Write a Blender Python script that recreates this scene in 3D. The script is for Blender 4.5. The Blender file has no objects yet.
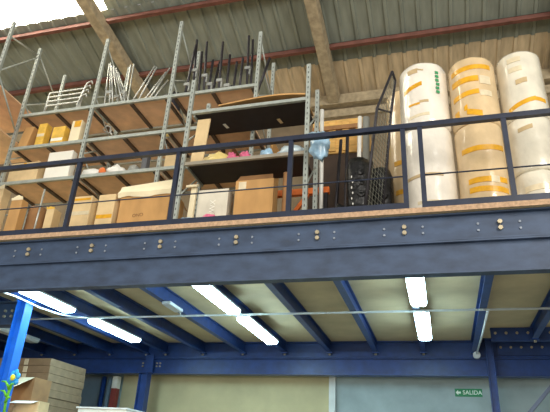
import bpy, bmesh, math, random
from mathutils import Vector, Matrix, noise
random.seed(7)
S = bpy.context.scene
COL = S.collection
EYE = 1.6                                  # camera height above the ground floor
# ---------------------------------------------------------------- camera
F = 560.5
PITCH, YAW, ROLL = 0.446239, 0.293870, 0.056660
cy, sy, cp, sp = math.cos(YAW), math.sin(YAW), math.cos(PITCH), math.sin(PITCH)
fw = Vector((-sy*cp, cy*cp, sp)); r0 = Vector((cy, sy, 0)); u0 = r0.cross(fw)
rt = math.cos(ROLL)*r0 + math.sin(ROLL)*u0
up = -math.sin(ROLL)*r0 + math.cos(ROLL)*u0
cam = bpy.data.cameras.new('camera'); co = bpy.data.objects.new('camera', cam); COL.objects.link(co)
cam.sensor_width = 36; cam.lens = F/550*36; cam.clip_end = 200
m = Matrix((rt, up, -fw)).transposed().to_4x4(); m.translation = Vector((0, 0, EYE)); co.matrix_world = m
S.camera = co

def W(px, py, Y):
    """the place in the hall seen at that pixel of the photograph, at depth Y"""
    v = (px-275)/F*rt - (py-206)/F*up + fw
    v = v*(Y/v.y)
    return Vector((v.x, v.y, v.z+EYE))

# ---------------------------------------------------------------- materials
def lin(c):
    return tuple((x/255/12.92 if x/255 <= .04045 else ((x/255+.055)/1.055)**2.4) for x in c) + (1,)
MATS = {}
def mat(name, c, rough=.6, var=.15, scale=6, metal=0, coat=0, bump=0, stretch=(1, 1, 1), spec=.5, alpha=None, c2=None, detail=4):
    if name in MATS: return MATS[name]
    M = bpy.data.materials.new(name); M.use_nodes = True; MATS[name] = M
    nt = M.node_tree; b = nt.nodes['Principled BSDF']
    b.inputs['Roughness'].default_value = rough; b.inputs['Metallic'].default_value = metal
    b.inputs['Coat Weight'].default_value = coat; b.inputs['Specular IOR Level'].default_value = spec
    tc = nt.nodes.new('ShaderNodeTexCoord'); mp = nt.nodes.new('ShaderNodeMapping')
    mp.inputs['Scale'].default_value = stretch
    nz = nt.nodes.new('ShaderNodeTexNoise'); nz.inputs['Scale'].default_value = scale; nz.inputs['Detail'].default_value = detail
    rp = nt.nodes.new('ShaderNodeValToRGB')
    nt.links.new(tc.outputs['Object'], mp.inputs[0]); nt.links.new(mp.outputs[0], nz.inputs['Vector'])
    nt.links.new(nz.outputs['Fac'], rp.inputs[0]); nt.links.new(rp.outputs[0], b.inputs['Base Color'])
    l = lin(c); d = lin(c2) if c2 else tuple(x*(1-var*1.6) for x in l[:3])+(1,)
    h = tuple(min(1, x*(1+var*.5)) for x in l[:3])+(1,)
    e = rp.color_ramp.elements
    e[0].position = .3; e[0].color = d; e[1].position = .68; e[1].color = h
    if bump:
        bp = nt.nodes.new('ShaderNodeBump'); bp.inputs['Strength'].default_value = bump; bp.inputs['Distance'].default_value = .02
        nt.links.new(nz.outputs['Fac'], bp.inputs['Height']); nt.links.new(bp.outputs[0], b.inputs['Normal'])
    if alpha is not None: b.inputs['Alpha'].default_value = alpha
    return M
def emis(name, c, s):
    M = mat(name, c, .4, .02); b = M.node_tree.nodes['Principled BSDF']
    b.inputs['Emission Color'].default_value = lin(c); b.inputs['Emission Strength'].default_value = s
    return M

GALV = mat('galvanised', (172, 180, 174), .45, .12, 14, .25)
HOLE = mat('slot_dark', (84, 88, 86), .8, .1)
SLATE = mat('dim_lit_blue_paint', (60, 78, 106), .55, .22, 5, stretch=(1, 1, 2), bump=.15)  # blue paint greyed and darkened: the front beam's dim warm light is in the colour
BLUE = mat('blue_paint', (32, 64, 124), .42, .18, 6)
CBLUE = mat('bright_blue_paint', (30, 105, 205), .4, .12, 6)
RAILM = mat('navy_rail_paint', (34, 43, 64), .4, .2, 9)
BRASS = mat('bolt_zinc', (190, 178, 150), .4, .2, 30, .4)
BLTD = mat('bolt_grey', (140, 150, 165), .5, .2, 30, .2)
DECKU = mat('painted_deck', (208, 190, 150), .7, .1, 2.2)
CHIP = mat('chipboard', (190, 158, 128), .85, .2, 40)
SHELFB = mat('brown_shelf_board', (236, 202, 168), .8, .12, 5)
SHELFD = mat('dark_bar', (92, 80, 70), .7, .2, 8)
BLACKB = mat('black_shelf_board', (42, 36, 38), .6, .2, 6)
CARD = mat('cardboard', (196, 152, 96), .85, .14, 5, stretch=(1, 1, .4))
CARD2 = mat('cardboard_pale', (220, 194, 148), .85, .12, 5)
CARD3 = mat('cardboard_brown', (150, 110, 70), .85, .16, 6)
CARD4 = mat('cardboard_grey', (140, 116, 88), .9, .16, 6)
CREAM = mat('cream_paper', (238, 226, 192), .8, .08, 5)
WHITEC = mat('white_card', (240, 238, 226), .7, .05, 5)
TAPEY = mat('yellow_tape', (228, 168, 26), .35, .14, 14, coat=.4)
TAPEB = mat('tan_tape', (196, 172, 130), .35, .1, 14, coat=.4)
TAPEC = mat('clear_tape', (226, 212, 180), .2, .1, 14, coat=.8)
YELL = mat('yellow_card', (230, 186, 76), .7, .16, 9)
FILMW = mat('white_film', (236, 230, 218), .2, .1, 5, coat=1, bump=1, stretch=(1, 1, .7), detail=6)
FILMT = mat('tan_film', (218, 192, 150), .2, .14, 5, coat=1, bump=1, stretch=(1, 1, .7), detail=6)
FILMG = mat('grey_film', (226, 220, 202), .2, .12, 5, coat=1, bump=1, stretch=(1, 1, .7), detail=6)
PINK = mat('pink_plastic', (226, 110, 146), .5, .2, 12)
SKYB = mat('blue_plastic_bag', (164, 202, 230), .3, .2, 9, coat=.5, bump=.8)
WHITEP = mat('white_plastic', (232, 232, 226), .4, .08, 7, bump=.3)
YBAG = mat('yellow_bag', (226, 204, 130), .5, .12, 8, bump=.4)
BLKP = mat('black_plastic', (10, 10, 13), .4, .3, 18, coat=.12, bump=1)
DARKI = mat('dark_iron', (50, 48, 54), .5, .25, 14, .3)
STEEL = mat('bright_rod', (186, 190, 186), .35, .15, 20, .5)
ORANGE = mat('orange_paint', (228, 116, 44), .5, .12, 8)
WOOD = mat('pale_wood', (216, 172, 98), .75, .18, 5, stretch=(1, 1, 6))
CONC = mat('concrete', (176, 162, 134), .9, .2, 9, bump=.3)
PURL = mat('red_oxide', (126, 82, 72), .6, .2, 5)
ROOFU = mat('roof_sheet_grey', (138, 145, 134), .7, .14, 2.5, stretch=(3, .5, 1))
ROOFL = mat('roof_sheet_tan', (200, 182, 150), .85, .18, 3.0, stretch=(3, .5, 1))
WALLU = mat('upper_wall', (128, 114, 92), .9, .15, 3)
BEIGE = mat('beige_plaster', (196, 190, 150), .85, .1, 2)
GREYW = mat('grey_block', (158, 176, 178), .85, .12, 2.5)
CONFL = mat('concrete_floor', (150, 144, 132), .8, .15, 2)
GREEN = mat('sign_green', (20, 132, 82), .5, .05)
LEAF = mat('leaf_green', (110, 190, 40), .45, .12, 9)
PETAL = mat('petal_blue', (40, 160, 230), .35, .1, 9, coat=.4)
FYEL = mat('flower_yellow', (236, 216, 40), .4, .08, 9)
REDP = mat('red_paint', (150, 66, 60), .55, .15, 8)
GREYP = mat('grey_panel', (112, 128, 140), .6, .12, 3)
PIPEM = mat('white_conduit', (214, 220, 220), .4, .06, 9)
LAMPB = mat('lamp_body', (206, 214, 218), .5, .05)
LAMP = emis('lamp_lens', (196, 236, 250), 40)
SKYL = emis('skylight_sheet', (255, 248, 228), 9)
INK = mat('print_ink', (140, 104, 66), .9, .1)
INKG = mat('print_green', (60, 150, 96), .8, .1)
MESHM = mat('wire_mesh_zinc', (146, 148, 136), .45, .2, 20, .4)

# ---------------------------------------------------------------- mesh building
class MB:
    def __init__(s): s.v = []; s.f = []; s.mi = []; s.sm = []
    def add(s, vs, fs, k=0, smooth=False):
        n = len(s.v); s.v += [Vector(a) for a in vs]
        for f in fs: s.f.append([n+i for i in f]); s.mi.append(k); s.sm.append(smooth)
        return s
    def box(s, x0, x1, y0, y1, z0, z1, k=0):
        v = [(x0,y0,z0),(x1,y0,z0),(x1,y1,z0),(x0,y1,z0),(x0,y0,z1),(x1,y0,z1),(x1,y1,z1),(x0,y1,z1)]
        return s.add(v, [(3,2,1,0),(4,5,6,7),(0,1,5,4),(1,2,6,5),(2,3,7,6),(3,0,4,7)], k)
    def slab(s, pts, th, k=0):
        """a quad (four corners) with real thickness"""
        p = [Vector(a) for a in pts]; n = (p[1]-p[0]).cross(p[3]-p[0]).normalized()*th
        v = p+[a+n for a in p]
        return s.add(v, [(3,2,1,0),(4,5,6,7),(0,1,5,4),(1,2,6,5),(2,3,7,6),(3,0,4,7)], k)
    def tube(s, path, r, n=8, k=0, r1=None):
        P = [Vector(a) for a in path]; rings = []; base = len(s.v)
        for i, p in enumerate(P):
            t = ((P[min(i+1, len(P)-1)]-p).normalized()+(p-P[max(i-1, 0)]).normalized()).normalized()
            a = t.orthogonal().normalized() if i == 0 else (pa - t*pa.dot(t)).normalized()
            pa = a; b = t.cross(a); rr = r if r1 is None else r+(r1-r)*i/(len(P)-1)
            s.v += [p+(a*math.cos(q*math.tau/n)+b*math.sin(q*math.tau/n))*rr for q in range(n)]
        for i in range(len(P)-1):
            for q in range(n):
                s.f.append([base+i*n+q, base+i*n+(q+1) % n, base+(i+1)*n+(q+1) % n, base+(i+1)*n+q]); s.mi.append(k); s.sm.append(n > 5)
        s.f.append([base+q for q in range(n)][::-1]); s.mi.append(k); s.sm.append(False)
        s.f.append([base+(len(P)-1)*n+q for q in range(n)]); s.mi.append(k); s.sm.append(False)
        return s
    def lathe(s, c, prof, n=40, k=0, wob=0, seed=0):
        c = Vector(c); base = len(s.v); m_ = len(prof)
        for r, z in prof:
            for q in range(n):
                a = q*math.tau/n; rr = r
                if wob: rr = r*(1+wob*noise.noise(Vector((math.cos(a)*2.2+seed*3.1, math.sin(a)*2.2, z*3.5))))
                s.v.append(c+Vector((rr*math.cos(a), rr*math.sin(a), z)))
        for i in range(m_-1):
            for q in range(n):
                s.f.append([base+i*n+q, base+i*n+(q+1) % n, base+(i+1)*n+(q+1) % n, base+(i+1)*n+q]); s.mi.append(k); s.sm.append(True)
        s.f.append([base+q for q in range(n)][::-1]); s.mi.append(k); s.sm.append(False)
        s.f.append([base+(m_-1)*n+q for q in range(n)]); s.mi.append(k); s.sm.append(False)
        return s
    def blob(s, c, r, amp=.25, seed=0, fr=1.6, k=0, sub=3, flat=True):
        bm = bmesh.new(); bmesh.ops.create_icosphere(bm, subdivisions=sub, radius=1)
        vs = []
        for v in bm.verts:
            d = v.co.normalized(); q = 1+amp*noise.noise(d*fr+Vector((seed*7.3, seed*1.7, 0)))+amp*.5*noise.noise(d*fr*2.7+Vector((seed, 3, 9)))
            p = Vector((d.x*r[0], d.y*r[1], d.z*r[2]))*q
            if flat: p.z = max(p.z, -r[2]*.8)
            vs.append(Vector(c)+p)
        s.add(vs, [[v.index for v in f.verts] for f in bm.faces], k, True); bm.free(); return s
    def build(s, name, mats, parent=None, origin=None, bevel=0):
        me = bpy.data.meshes.new(name); o = bpy.data.objects.new(name, me); COL.objects.link(o)
        if parent is not None:
            off = Vector(parent['_o'])
        else:
            off = Vector(origin) if origin is not None else Vector((sum(v.x for v in s.v)/len(s.v), sum(v.y for v in s.v)/len(s.v), min(v.z for v in s.v)))
            o.location = off
        o['_o'] = list(off)
        me.from_pydata([v-off for v in s.v], [], s.f)
        for mm in (mats if isinstance(mats, (list, tuple)) else [mats]): me.materials.append(mm)
        for p, k, sm in zip(me.polygons, s.mi, s.sm): p.material_index = k; p.use_smooth = sm
        me.update()
        if parent is not None: o.parent = parent
        if bevel:
            bv = o.modifiers.new('bevel', 'BEVEL'); bv.width = bevel; bv.segments = 2; bv.limit_method = 'ANGLE'
        return o
def tag(o, label, cat, group=None):
    o['label'] = label; o['category'] = cat
    if group: o['group'] = group
    return o
def empty(name, loc, label=None, cat=None, group=None):
    o = bpy.data.objects.new(name, None); COL.objects.link(o); o.location = loc; o['_o'] = list(loc); o.empty_display_size = .1
    if label: tag(o, label, cat, group)
    return o
def struct(o): o['kind'] = 'structure'; return o
def text_mesh(name, body, size, c, xdir, zdir, material, parent, depth=.003):
    cu = bpy.data.curves.new('t', 'FONT'); cu.body = body; cu.size = size; cu.extrude = depth; cu.align_x = 'CENTER'; cu.align_y = 'CENTER'
    cu.offset = size*.008
    to = bpy.data.objects.new('t', cu); COL.objects.link(to)
    dg = bpy.context.evaluated_depsgraph_get(); dg.update()
    me = bpy.data.meshes.new_from_object(to.evaluated_get(dg)); bpy.data.objects.remove(to)
    xd = Vector(xdir).normalized(); zd = Vector(zdir).normalized(); nd = xd.cross(zd)
    off = Vector(c)-Vector(parent['_o'])
    me.transform(Matrix((xd, zd, nd)).transposed().to_4x4()); me.transform(Matrix.Translation(off))
    me.materials.clear(); me.materials.append(material)
    o = bpy.data.objects.new(name, me); COL.objects.link(o); o.parent = parent; o['_o'] = parent['_o']
    return o

Z = lambda rel: rel+EYE
DK0, DK1 = Z(2.295), Z(2.34)          # mezzanine deck, underside and top
YB = 10.4                              # back beam face
# ---------------------------------------------------------------- the hall
struct(MB().box(-18, 10, -8, 11.3, -.1, -.001).build('floor', CONFL))
# back wall, ground level: beige bay, grey bay; upper wall behind the racks
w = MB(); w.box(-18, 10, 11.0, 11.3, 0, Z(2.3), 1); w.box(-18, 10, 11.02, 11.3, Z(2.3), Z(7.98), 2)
w.box(-6.45, -1.97, 10.97, 11.0, 0, Z(2.3), 0)
struct(w.build('wall_back', [BEIGE, GREYW, WALLU]))
struct(MB().box(-2.03, -1.91, 10.9, 10.999, 0, Z(2.2)).build('trim_1', mat('white_pilaster', (214, 222, 220), .7, .06)))
t = MB().box(-18, 10, 10.8, 11.019, Z(7.98), Z(8.24)); t.box(-18, 10, 10.92, 11.019, Z(7.7), Z(7.9))
struct(t.build('trim_2', CONC))
# roof: corrugated sheets falling to the back wall
K = .29162; ZR = Z(8.39)+K*11
def zr(y): return ZR-K*y
def sheet(x0, x1, y0, y1, lift=0):
    b = MB(); pitch = .33; x = x0; pts = []
    while x < x1:
        for dx, dz in ((0, 0), (.23, 0), (.25, -.04), (.31, -.04)): pts.append((min(x+dx, x1), dz))
        x += pitch
    pts.append((x1, 0)); n = len(pts)
    vs = [(px, y, zr(y)+dz+lift) for y in (y0, y1) for px, dz in pts]
    vs += [(px, y, zr(y)+dz+lift+.012) for y in (y0, y1) for px, dz in pts]
    fs = []
    for i in range(n-1):
        if pts[i+1][0]-pts[i][0] < 1e-6: continue
        fs += [(i, i+1, n+i+1, n+i), (2*n+i, 3*n+i, 3*n+i+1, 2*n+i+1)]
    fs += [(0, n, 3*n, 2*n), (n-1, 3*n-1, 4*n-1, 2*n-1)]
    return b.add(vs, fs)
struct(sheet(-18, 10, 8.02, 10.12).build('ceiling', ROOFU))
struct(sheet(-3.5, 10, 10.06, 11.25, -.05).build('ceiling', ROOFL))
struct(sheet(-18, -3.51, 10.06, 11.25, -.05).build('ceiling', ROOFU))
struct(sheet(-6.66, 10, 2.5, 8.06, .05).build('ceiling', ROOFU))
struct(sheet(-18, -12.5, 2.5, 8.06, .05).build('ceiling', ROOFU))
struct(sheet(-12.49, -6.67, 2.5, 8.06, .05).build('window_1', SKYL))
for i, (yp, lab) in enumerate([(8.17, 'red oxide roof purlin higher up, along the edge of the bright skylight'), (9.6, 'red oxide roof purlin lower down, just above the tan roof sheets'), (6.74, 'red oxide roof purlin highest up, crossing the skylight')]):
    b = MB(); zt = zr(yp+.1)-.042
    b.box(-18, 10, yp-.02, yp+.1, zt-.012, zt); b.box(-18, 10, yp-.02, yp-.006, zt-.17, zt); b.box(-18, 10, yp-.1, yp-.006, zt-.182, zt-.168)
    tag(b.build('roof_purlin', PURL), lab, 'roof beam', 'red roof purlins')
for x, lab in [(-6.84, 'pale concrete roof rafter on the left, beside the skylight'), (-2.02, 'pale concrete roof rafter in the middle of the roof'), (2.86, 'pale concrete roof rafter at the far right edge')]:
    b = MB(); y0, y1 = 2.5, 10.78; d0, d1 = -.232, -.46
    sl = .1 if x < -5 else .02
    vs = [(x+s*wd+sl*(y-7.7), y, zr(y)+d) for y in (y0, y1) for s, wd, d in ((-1, .16, d0), (1, .16, d0), (1, .12, d1), (-1, .12, d1))]
    b.add(vs, [(3,2,1,0), (4,5,6,7), (0,1,5,4), (1,2,6,5), (2,3,7,6), (3,0,4,7)])
    tag(b.build('roof_rafter', CONC, bevel=.015), lab, 'roof beam', 'concrete roof rafters')

# ---------------------------------------------------------------- mezzanine steelwork
b = MB().box(-14, 5, 4.96, 10.96, DK0, DK1, 0); b.box(-14, 5, 4.945, 4.96, DK0-.004, DK1+.004, 1)
tag(b.build('mezzanine_deck', [DECKU, CHIP]), 'chipboard deck of the storage mezzanine, pale painted underneath', 'deck')
JX = [1.46, .61, -.245, -1.09, -1.94, -2.8, -3.64, -4.47, -5.28, -5.71, -6.55, -7.39, -8.2, -9.05, -9.9]
def ibeam(b, x0, x1, yf, z0, z1, fl=.1, t_=.016, sgn=1):
    b.box(x0, x1, yf, yf+fl*2, z0, z0+t_); b.box(x0, x1, yf, yf+fl*2, z1-t_, z1)
    b.box(x0, x1, yf+fl-.006, yf+fl+.006, z0+t_, z1-t_)
def bolt(p, r, mat_, parent, ax=(0, -1, 0), h=.02):
    p = Vector(p); MB().tube([p, p+Vector(ax)*h*.6, p+Vector(ax)*h], r, 6).build('bolt', mat_, parent)
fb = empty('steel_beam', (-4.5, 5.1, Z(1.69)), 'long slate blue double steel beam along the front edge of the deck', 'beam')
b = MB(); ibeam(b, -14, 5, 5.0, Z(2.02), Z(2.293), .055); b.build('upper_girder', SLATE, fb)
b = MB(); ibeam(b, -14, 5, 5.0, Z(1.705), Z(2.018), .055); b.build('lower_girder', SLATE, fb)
for x in JX[:-3]:
    if x == -5.71: continue
    for dz in (2.13, 2.19): bolt((x+.02, 5.049, Z(dz)), .022, BRASS, fb, h=.03)
    for dx in (-.17, .19):
        for dz in (2.12, 2.185): bolt((x+dx, 5.049, Z(dz)), .012, BLTD, fb, h=.012)
bb = empty('steel_beam', (-4.5, YB+.1, Z(1.69)), 'long dark blue double steel beam along the back, below the joist ends', 'beam')
b = MB(); ibeam(b, -14, 5, YB, Z(2.0), Z(2.293)); b.build('upper_girder', BLUE, bb)
b = MB(); ibeam(b, -14, 5, YB, Z(1.69), Z(1.995)); b.build('lower_girder', BLUE, bb)
sp_ = MB().box(1.0, 2.6, YB+.06, YB+.088, Z(2.05), Z(2.26)).build('splice_plate', BLUE, bb)
for i in range(8):
    bolt((1.05+i*.165, YB+.06, Z(2.18)), .022, BRASS, sp_, h=.02)
hb = MB().box(.83, 5, 9.5, 9.52, Z(2.085), Z(2.293)); hb.box(.83, 5, 9.521, 9.6, Z(2.085), Z(2.1)); hb.box(.83, 5, 9.521, 9.6, Z(2.277), Z(2.293))
hb = tag(hb.build('header_beam', BLUE), 'short blue header beam with a row of bolts under the deck at the right', 'beam')
for i in range(9): bolt((.9+i*.16, 9.5, Z(2.205)), .022, BRASS, hb, h=.02)
names = ['rightmost', 'second from the right', 'third from the right', 'fourth from the right', 'fifth from the right', 'sixth from the right', 'seventh from the right',
         'eighth from the right', 'ninth from the right', 'tenth from the right, over the blue columns', 'eleventh from the right', 'twelfth from the right', 'thirteenth from the right', 'second from the left end', 'leftmost']
for x, nm in zip(JX, names):
    b = MB(); z0, z1 = Z(2.095), Z(2.29)
    ye = 9.499 if x > 1 else YB+.093; b.box(x-.045, x+.045, 5.0625, ye, z0, z0+.012); b.box(x-.045, x+.045, 5.112, ye, z1-.012, z1-.001); b.box(x-.005, x+.005, 5.062, ye, z0+.012, z1-.012)
    j = tag(b.build('floor_joist', BLUE), 'blue steel floor joist under the deck, '+nm, 'joist', 'blue joists under the deck')
    c = MB().box(x-.06, x+.06, ye-.11, ye, z0-.02, z0-.001); c.build('end_plate', BLUE, j)
    bolt((x, ye-.06, z0-.02), .022, BRASS, j, (0, 0, -1), .03)
# columns
def column(x, y, z1, material, label, w=.18):
    b = MB(); h = w/2
    b.box(x+h-.012, x+h, y-h, y+h, 0, z1); b.box(x-h, x-h+.012, y-h, y+h, 0, z1); b.box(x-h+.012, x+h-.012, y-.006, y+.006, 0, z1)
    c = tag(b.build('steel_column', material), label, 'column', 'blue mezzanine columns')
    MB().box(x-.17, x+.17, y-.17, y+.17, 0, .02).build('base_plate', material, c)
    MB().box(x-h-.03, x+h+.03, y-h, y+h, z1, z1+.012).build('cap_plate', material, c)
    return c
c1 = column(-5.7, 6.65, Z(2.075), CBLUE, 'bright blue steel column at the left, with the blue flower tied to it', .16)
c2 = column(-5.58, YB-.12, Z(1.67), BLUE, 'dark blue steel column standing under the left part of the back beam')
MB().box(-5.67, -5.49, YB-.029, YB-.002, Z(1.7), Z(2.05)).build('joint_plate', BLUE, c2)
for dx in (-.19, -.12, .12, .19):
    for dz in (1.84, 1.9): bolt((-5.58+dx, YB+.09, Z(dz)), .018, BRASS, c2, h=.03)
c3 = column(.85, YB-.1, Z(2.28), BLUE, 'blue steel column at the right, beside the green exit sign', .12)
# cross beam to the left of the bright column
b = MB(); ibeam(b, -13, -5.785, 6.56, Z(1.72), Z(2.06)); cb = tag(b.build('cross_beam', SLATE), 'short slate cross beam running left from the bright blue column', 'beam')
for dx in (-.08, -.2):
    for dz in (1.86, 1.94): bolt((-5.8+dx, 6.654, Z(dz)), .02, BRASS, cb, h=.03)
# diagonal brace at the right
b = MB().tube([(.99, YB-.05, Z(.71)), (2.1, YB-.05, Z(1.91))], .04, 4)
tag(b.build('diagonal_brace', mat('brace_grey', (110, 118, 140), .5, .1)), 'grey diagonal brace at the lower right, by the grey wall', 'brace')

# ---------------------------------------------------------------- fluorescent lamps, conduit
def lamp(x, y0, y1, label, lit=True):
    z1 = Z(2.0945); z0 = z1-.085
    b = MB().box(x-.1, x+.1, y0, y1, z1-.03, z1)
    o = tag(b.build('fluorescent_lamp', LAMPB), label, 'lamp', 'fluorescent lamps under the deck')
    n = 10; vs = []; prof = [(-.1, z1-.031), (-.098, z1-.055), (-.075, z0), (.075, z0), (.098, z1-.055), (.1, z1-.031)]
    rows = [(y0, .86), (y0+.03, 1), (y1-.03, 1), (y1, .86)]
    for yy, s in rows: vs += [(x+px*s, yy, z1-.031+(pz-(z1-.031))*s) for px, pz in prof]
    fs = [(i*6+k, (i+1)*6+k, (i+1)*6+k+1, i*6+k+1) for i in range(3) for k in range(5)] + [(0,1,2,3,4,5), (23,22,21,20,19,18)]
    MB().add(vs, fs).build('lens', LAMP if lit else WHITEP, o)
    for yy in (y0+.25, y1-.25): MB().box(x-.104, x+.104, yy-.015, yy+.015, z1-.05, z1-.03).build('clip', LAMPB, o)
    return o
lamp(-.19, 5.72, 7.18, 'glowing fluorescent lamp on the right, nearer of its pair')
lamp(-.175, 7.66, 9.14, 'glowing fluorescent lamp on the right, farther of its pair')
lamp(-2.74, 5.72, 7.36, 'glowing fluorescent lamp in the middle, nearer of its pair')
lamp(-2.73, 7.70, 9.34, 'glowing fluorescent lamp in the middle, farther of its pair')
lamp(-5.24, 5.6, 7.08, 'glowing fluorescent lamp on the left, nearer of its pair above the bright blue column')
lamp(-5.22, 7.66, 9.1, 'glowing fluorescent lamp on the left, farther of its pair')
lamp(-7.36, 7.66, 9.1, 'unlit fluorescent lamp at the far left, behind the bright blue column', False)
YP = 7.62; ZP = Z(2.0785)
b = MB().tube([(-10, YP, ZP), (4, YP, ZP)], .0155, 10)
pp = tag(b.build('conduit_pipe', PIPEM), 'long white conduit pipe running across under the joists', 'pipe')
for x in (-5.2, -2.76, -1.45, .6): MB().tube([(x-.04, YP, ZP), (x+.04, YP, ZP)], .0158, 10).build('coupling', PIPEM, pp)
MB().box(-2.81, -2.71, YP-.035, YP+.035, ZP-.03, ZP+.0155).build('junction_box', PIPEM, pp)
b = MB().tube([(.67, YP+.035, ZP), (.67, 9.0, ZP), (.64, YB-.05, ZP-.03)], .0155, 10)
pq = tag(b.build('conduit_pipe', PIPEM), 'white conduit pipe running back along the right-hand joist to the back beam', 'pipe')
MB().tube([(.64, YB-.09, ZP-.05), (.64, YB-.001, ZP-.05)], .06, 12).build('junction_box', PIPEM, pq)
b = MB().box(-3.64, -3.5, 6.86, 7.3, Z(2.04), Z(2.094))
el = tag(b.build('emergency_light', LAMPB, bevel=.02), 'small white emergency light on a joist left of the middle lamps', 'lamp')
MB().tube([(-3.56, 7.3, Z(2.06)), (-3.6, 7.45, Z(2.03)), (-3.62, YP-.02, Z(2.06))], .007, 6).build('cord', PIPEM, el)
b = MB().tube([(-5.62, 5.3, Z(2.0)), (-5.48, 5.83, Z(1.985)), (-5.4, 6.1, Z(1.975)), (-5.4, 6.6, Z(1.965)), (-5.38, 7.0, Z(1.98)), (-5.36, 7.3, Z(2.02)), (-5.3, 7.6, Z(2.081))], .012, 8)
tag(b.build('lamp_cable', PIPEM), 'white cable hanging beside the left fluorescent lamp', 'cable')

# ---------------------------------------------------------------- exit sign
s0, s1 = Vector((.245, 10.985, Z(1.425))), Vector((.707, 10.985, Z(1.56)))
b = MB().box(s0.x, s1.x, 10.985, 10.999, s0.z, s1.z)
sg = tag(b.build('exit_sign', GREEN), 'green SALIDA exit sign with a left arrow on the grey wall', 'sign')
cz = (s0.z+s1.z)/2
text_mesh('lettering', 'SALIDA', .1, (.54, 10.983, cz), (1, 0, 0), (0, 0, 1), mat('sign_white', (225, 245, 232), .5, .02), sg)
a = MB(); ax = .256
a.add([(ax, 10.98, cz), (ax+.044, 10.98, cz-.042), (ax+.044, 10.98, cz-.016), (ax+.088, 10.98, cz-.016), (ax+.088, 10.98, cz+.016), (ax+.044, 10.98, cz+.016), (ax+.044, 10.98, cz+.042)], [(0,1,2,3,4,5,6)])
a.add([(ax, 10.984, cz), (ax+.044, 10.984, cz-.042), (ax+.044, 10.984, cz-.016), (ax+.088, 10.984, cz-.016), (ax+.088, 10.984, cz+.016), (ax+.044, 10.984, cz+.016), (ax+.044, 10.984, cz+.042)], [(6,5,4,3,2,1,0)])
a.build('arrow', MATS['sign_white'], sg)

# ---------------------------------------------------------------- ground level, left
tag(MB().box(-7.35, -6.93, 10.9, 10.999, 0, Z(1.68)).build('sheet_partition', GREYP), 'grey blue metal sheet partition at the back wall, right of the carton stack', 'partition')
tag(MB().tube([(-6.8, 10.8, 0), (-6.8, 10.8, Z(1.68))], .05, 10).build('wall_pipe', BLUE), 'dark blue vertical pipe beside the grey blue partition', 'pipe')
tag(MB().tube([(-6.66, 10.8, 0), (-6.66, 10.8, Z(1.68))], .05, 10).build('wall_pipe', GREYP), 'light grey blue vertical pipe next to the red and white post', 'pipe')
po = tag(MB().box(-6.57, -6.45, 10.75, 10.88, 0, Z(1.44)).build('painted_post', REDP), 'red post with a white top by the back wall', 'post')
MB().box(-6.57, -6.45, 10.75, 10.88, Z(1.44), Z(1.68)).build('white_top', WHITEC, po)
tag(MB().box(-7.6, -6.22, 8.2, 9.45, 0, Z(.72)).build('pallet_box', CARD3, bevel=.01), 'big brown pallet box at the bottom of the carton stack', 'box')
z = Z(.72)+.002
lev = ['bottom', 'second', 'third', 'fourth', 'fifth', 'sixth', 'top']
for i in range(7):
    h = (Z(1.585)-Z(.72))/7-.003; dx = random.uniform(-.015, .015)
    o = MB().box(-7.55+dx, -6.296+dx, 8.3, 9.36, z, z+h).build('flat_carton', CARD4, bevel=.006)
    tag(o, 'flat brown carton in the stack by the left column, %s one up' % lev[i] if i < 6 else 'flat brown carton on top of the stack by the left column', 'carton', 'flat cartons in the stack')
    MB().box(-6.82+dx, -6.74+dx, 8.295, 8.3, z+.01, z+h-.01).build('tape', TAPEC, o)
    z += h+.003
# two open cartons leaning in front of the stack
def open_carton(name, label, x0, x1, y0, y1, z0, z1, m_, flap_m, group=None, front=.18, side=0, th=.006):
    b = MB(); b.box(x0, x1, y0, y0+th, z0, z1); b.box(x0, x1, y1-th, y1, z0, z1); b.box(x0, x0+th, y0+th, y1-th, z0, z1); b.box(x1-th, x1, y0+th, y1-th, z0, z1); b.box(x0, x1, y0, y1, z0, z0+th)
    o = tag(b.build(name, m_), label, 'carton', group)
    if front: MB().slab([(x0+.005, y0, z1), (x1-.005, y0, z1), (x1+.01, y0-front, z1-front*.35), (x0-.01, y0-front, z1-front*.35)], .005).build('flap', flap_m, o)
    if side: MB().slab([(x1, y0+.005, z1), (x1, y1-.005, z1), (x1+side, y1, z1-side*.8), (x1+side, y0, z1-side*.8)], .005).build('flap', flap_m, o)
    return o
tag(MB().box(-6.95, -5.95, 7.25, 8.1, 0, Z(.72)).build('pallet_box', CARD4, bevel=.01), 'greyish brown pallet box under the open cartons at the left edge', 'box')
p = W(10, 395, 7.4); q = W(49, 395, 7.8)
o = open_carton('open_carton', 'open brown carton with a cream flap beside the left column', p.x, q.x, 7.4, 7.8, Z(.72)+.002, Z(1.13), CARD3, CARD2, front=0)
za = Z(1.13)
MB().slab([(p.x, 7.4, za), (q.x-.02, 7.4, za), (q.x-.1, 7.12, za-.17), (p.x, 7.12, za-.17)], .006).build('flap', CREAM, o)
p = W(8, 405, 6.9); q = W(42, 405, 6.9)
tag(MB().box(-6.6, -5.4, 6.85, 7.2, 0, Z(.42)).build('pallet_box', CARD3, bevel=.01), 'brown pallet box nearest the left column, under the small open carton', 'box')
o = open_carton('open_carton', 'small open carton with a white flap at the lower left corner', p.x+.1, q.x-.05, 6.9, 7.12, Z(.42)+.002, Z(.74), CARD2, WHITEC, front=0)
MB().slab([(p.x+.1, 6.9, Z(.74)), (q.x-.07, 6.9, Z(.74)), (q.x-.1, 6.79, Z(.70)), (p.x+.1, 6.79, Z(.70))], .005).build('flap', WHITEC, o)
wb = tag(MB().box(-5.41, -4.57, 8.0, 8.6, 0, Z(.765)).build('white_cabinet', WHITEC, bevel=.01), 'white topped cabinet below the dark blue back column', 'cabinet')
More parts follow.
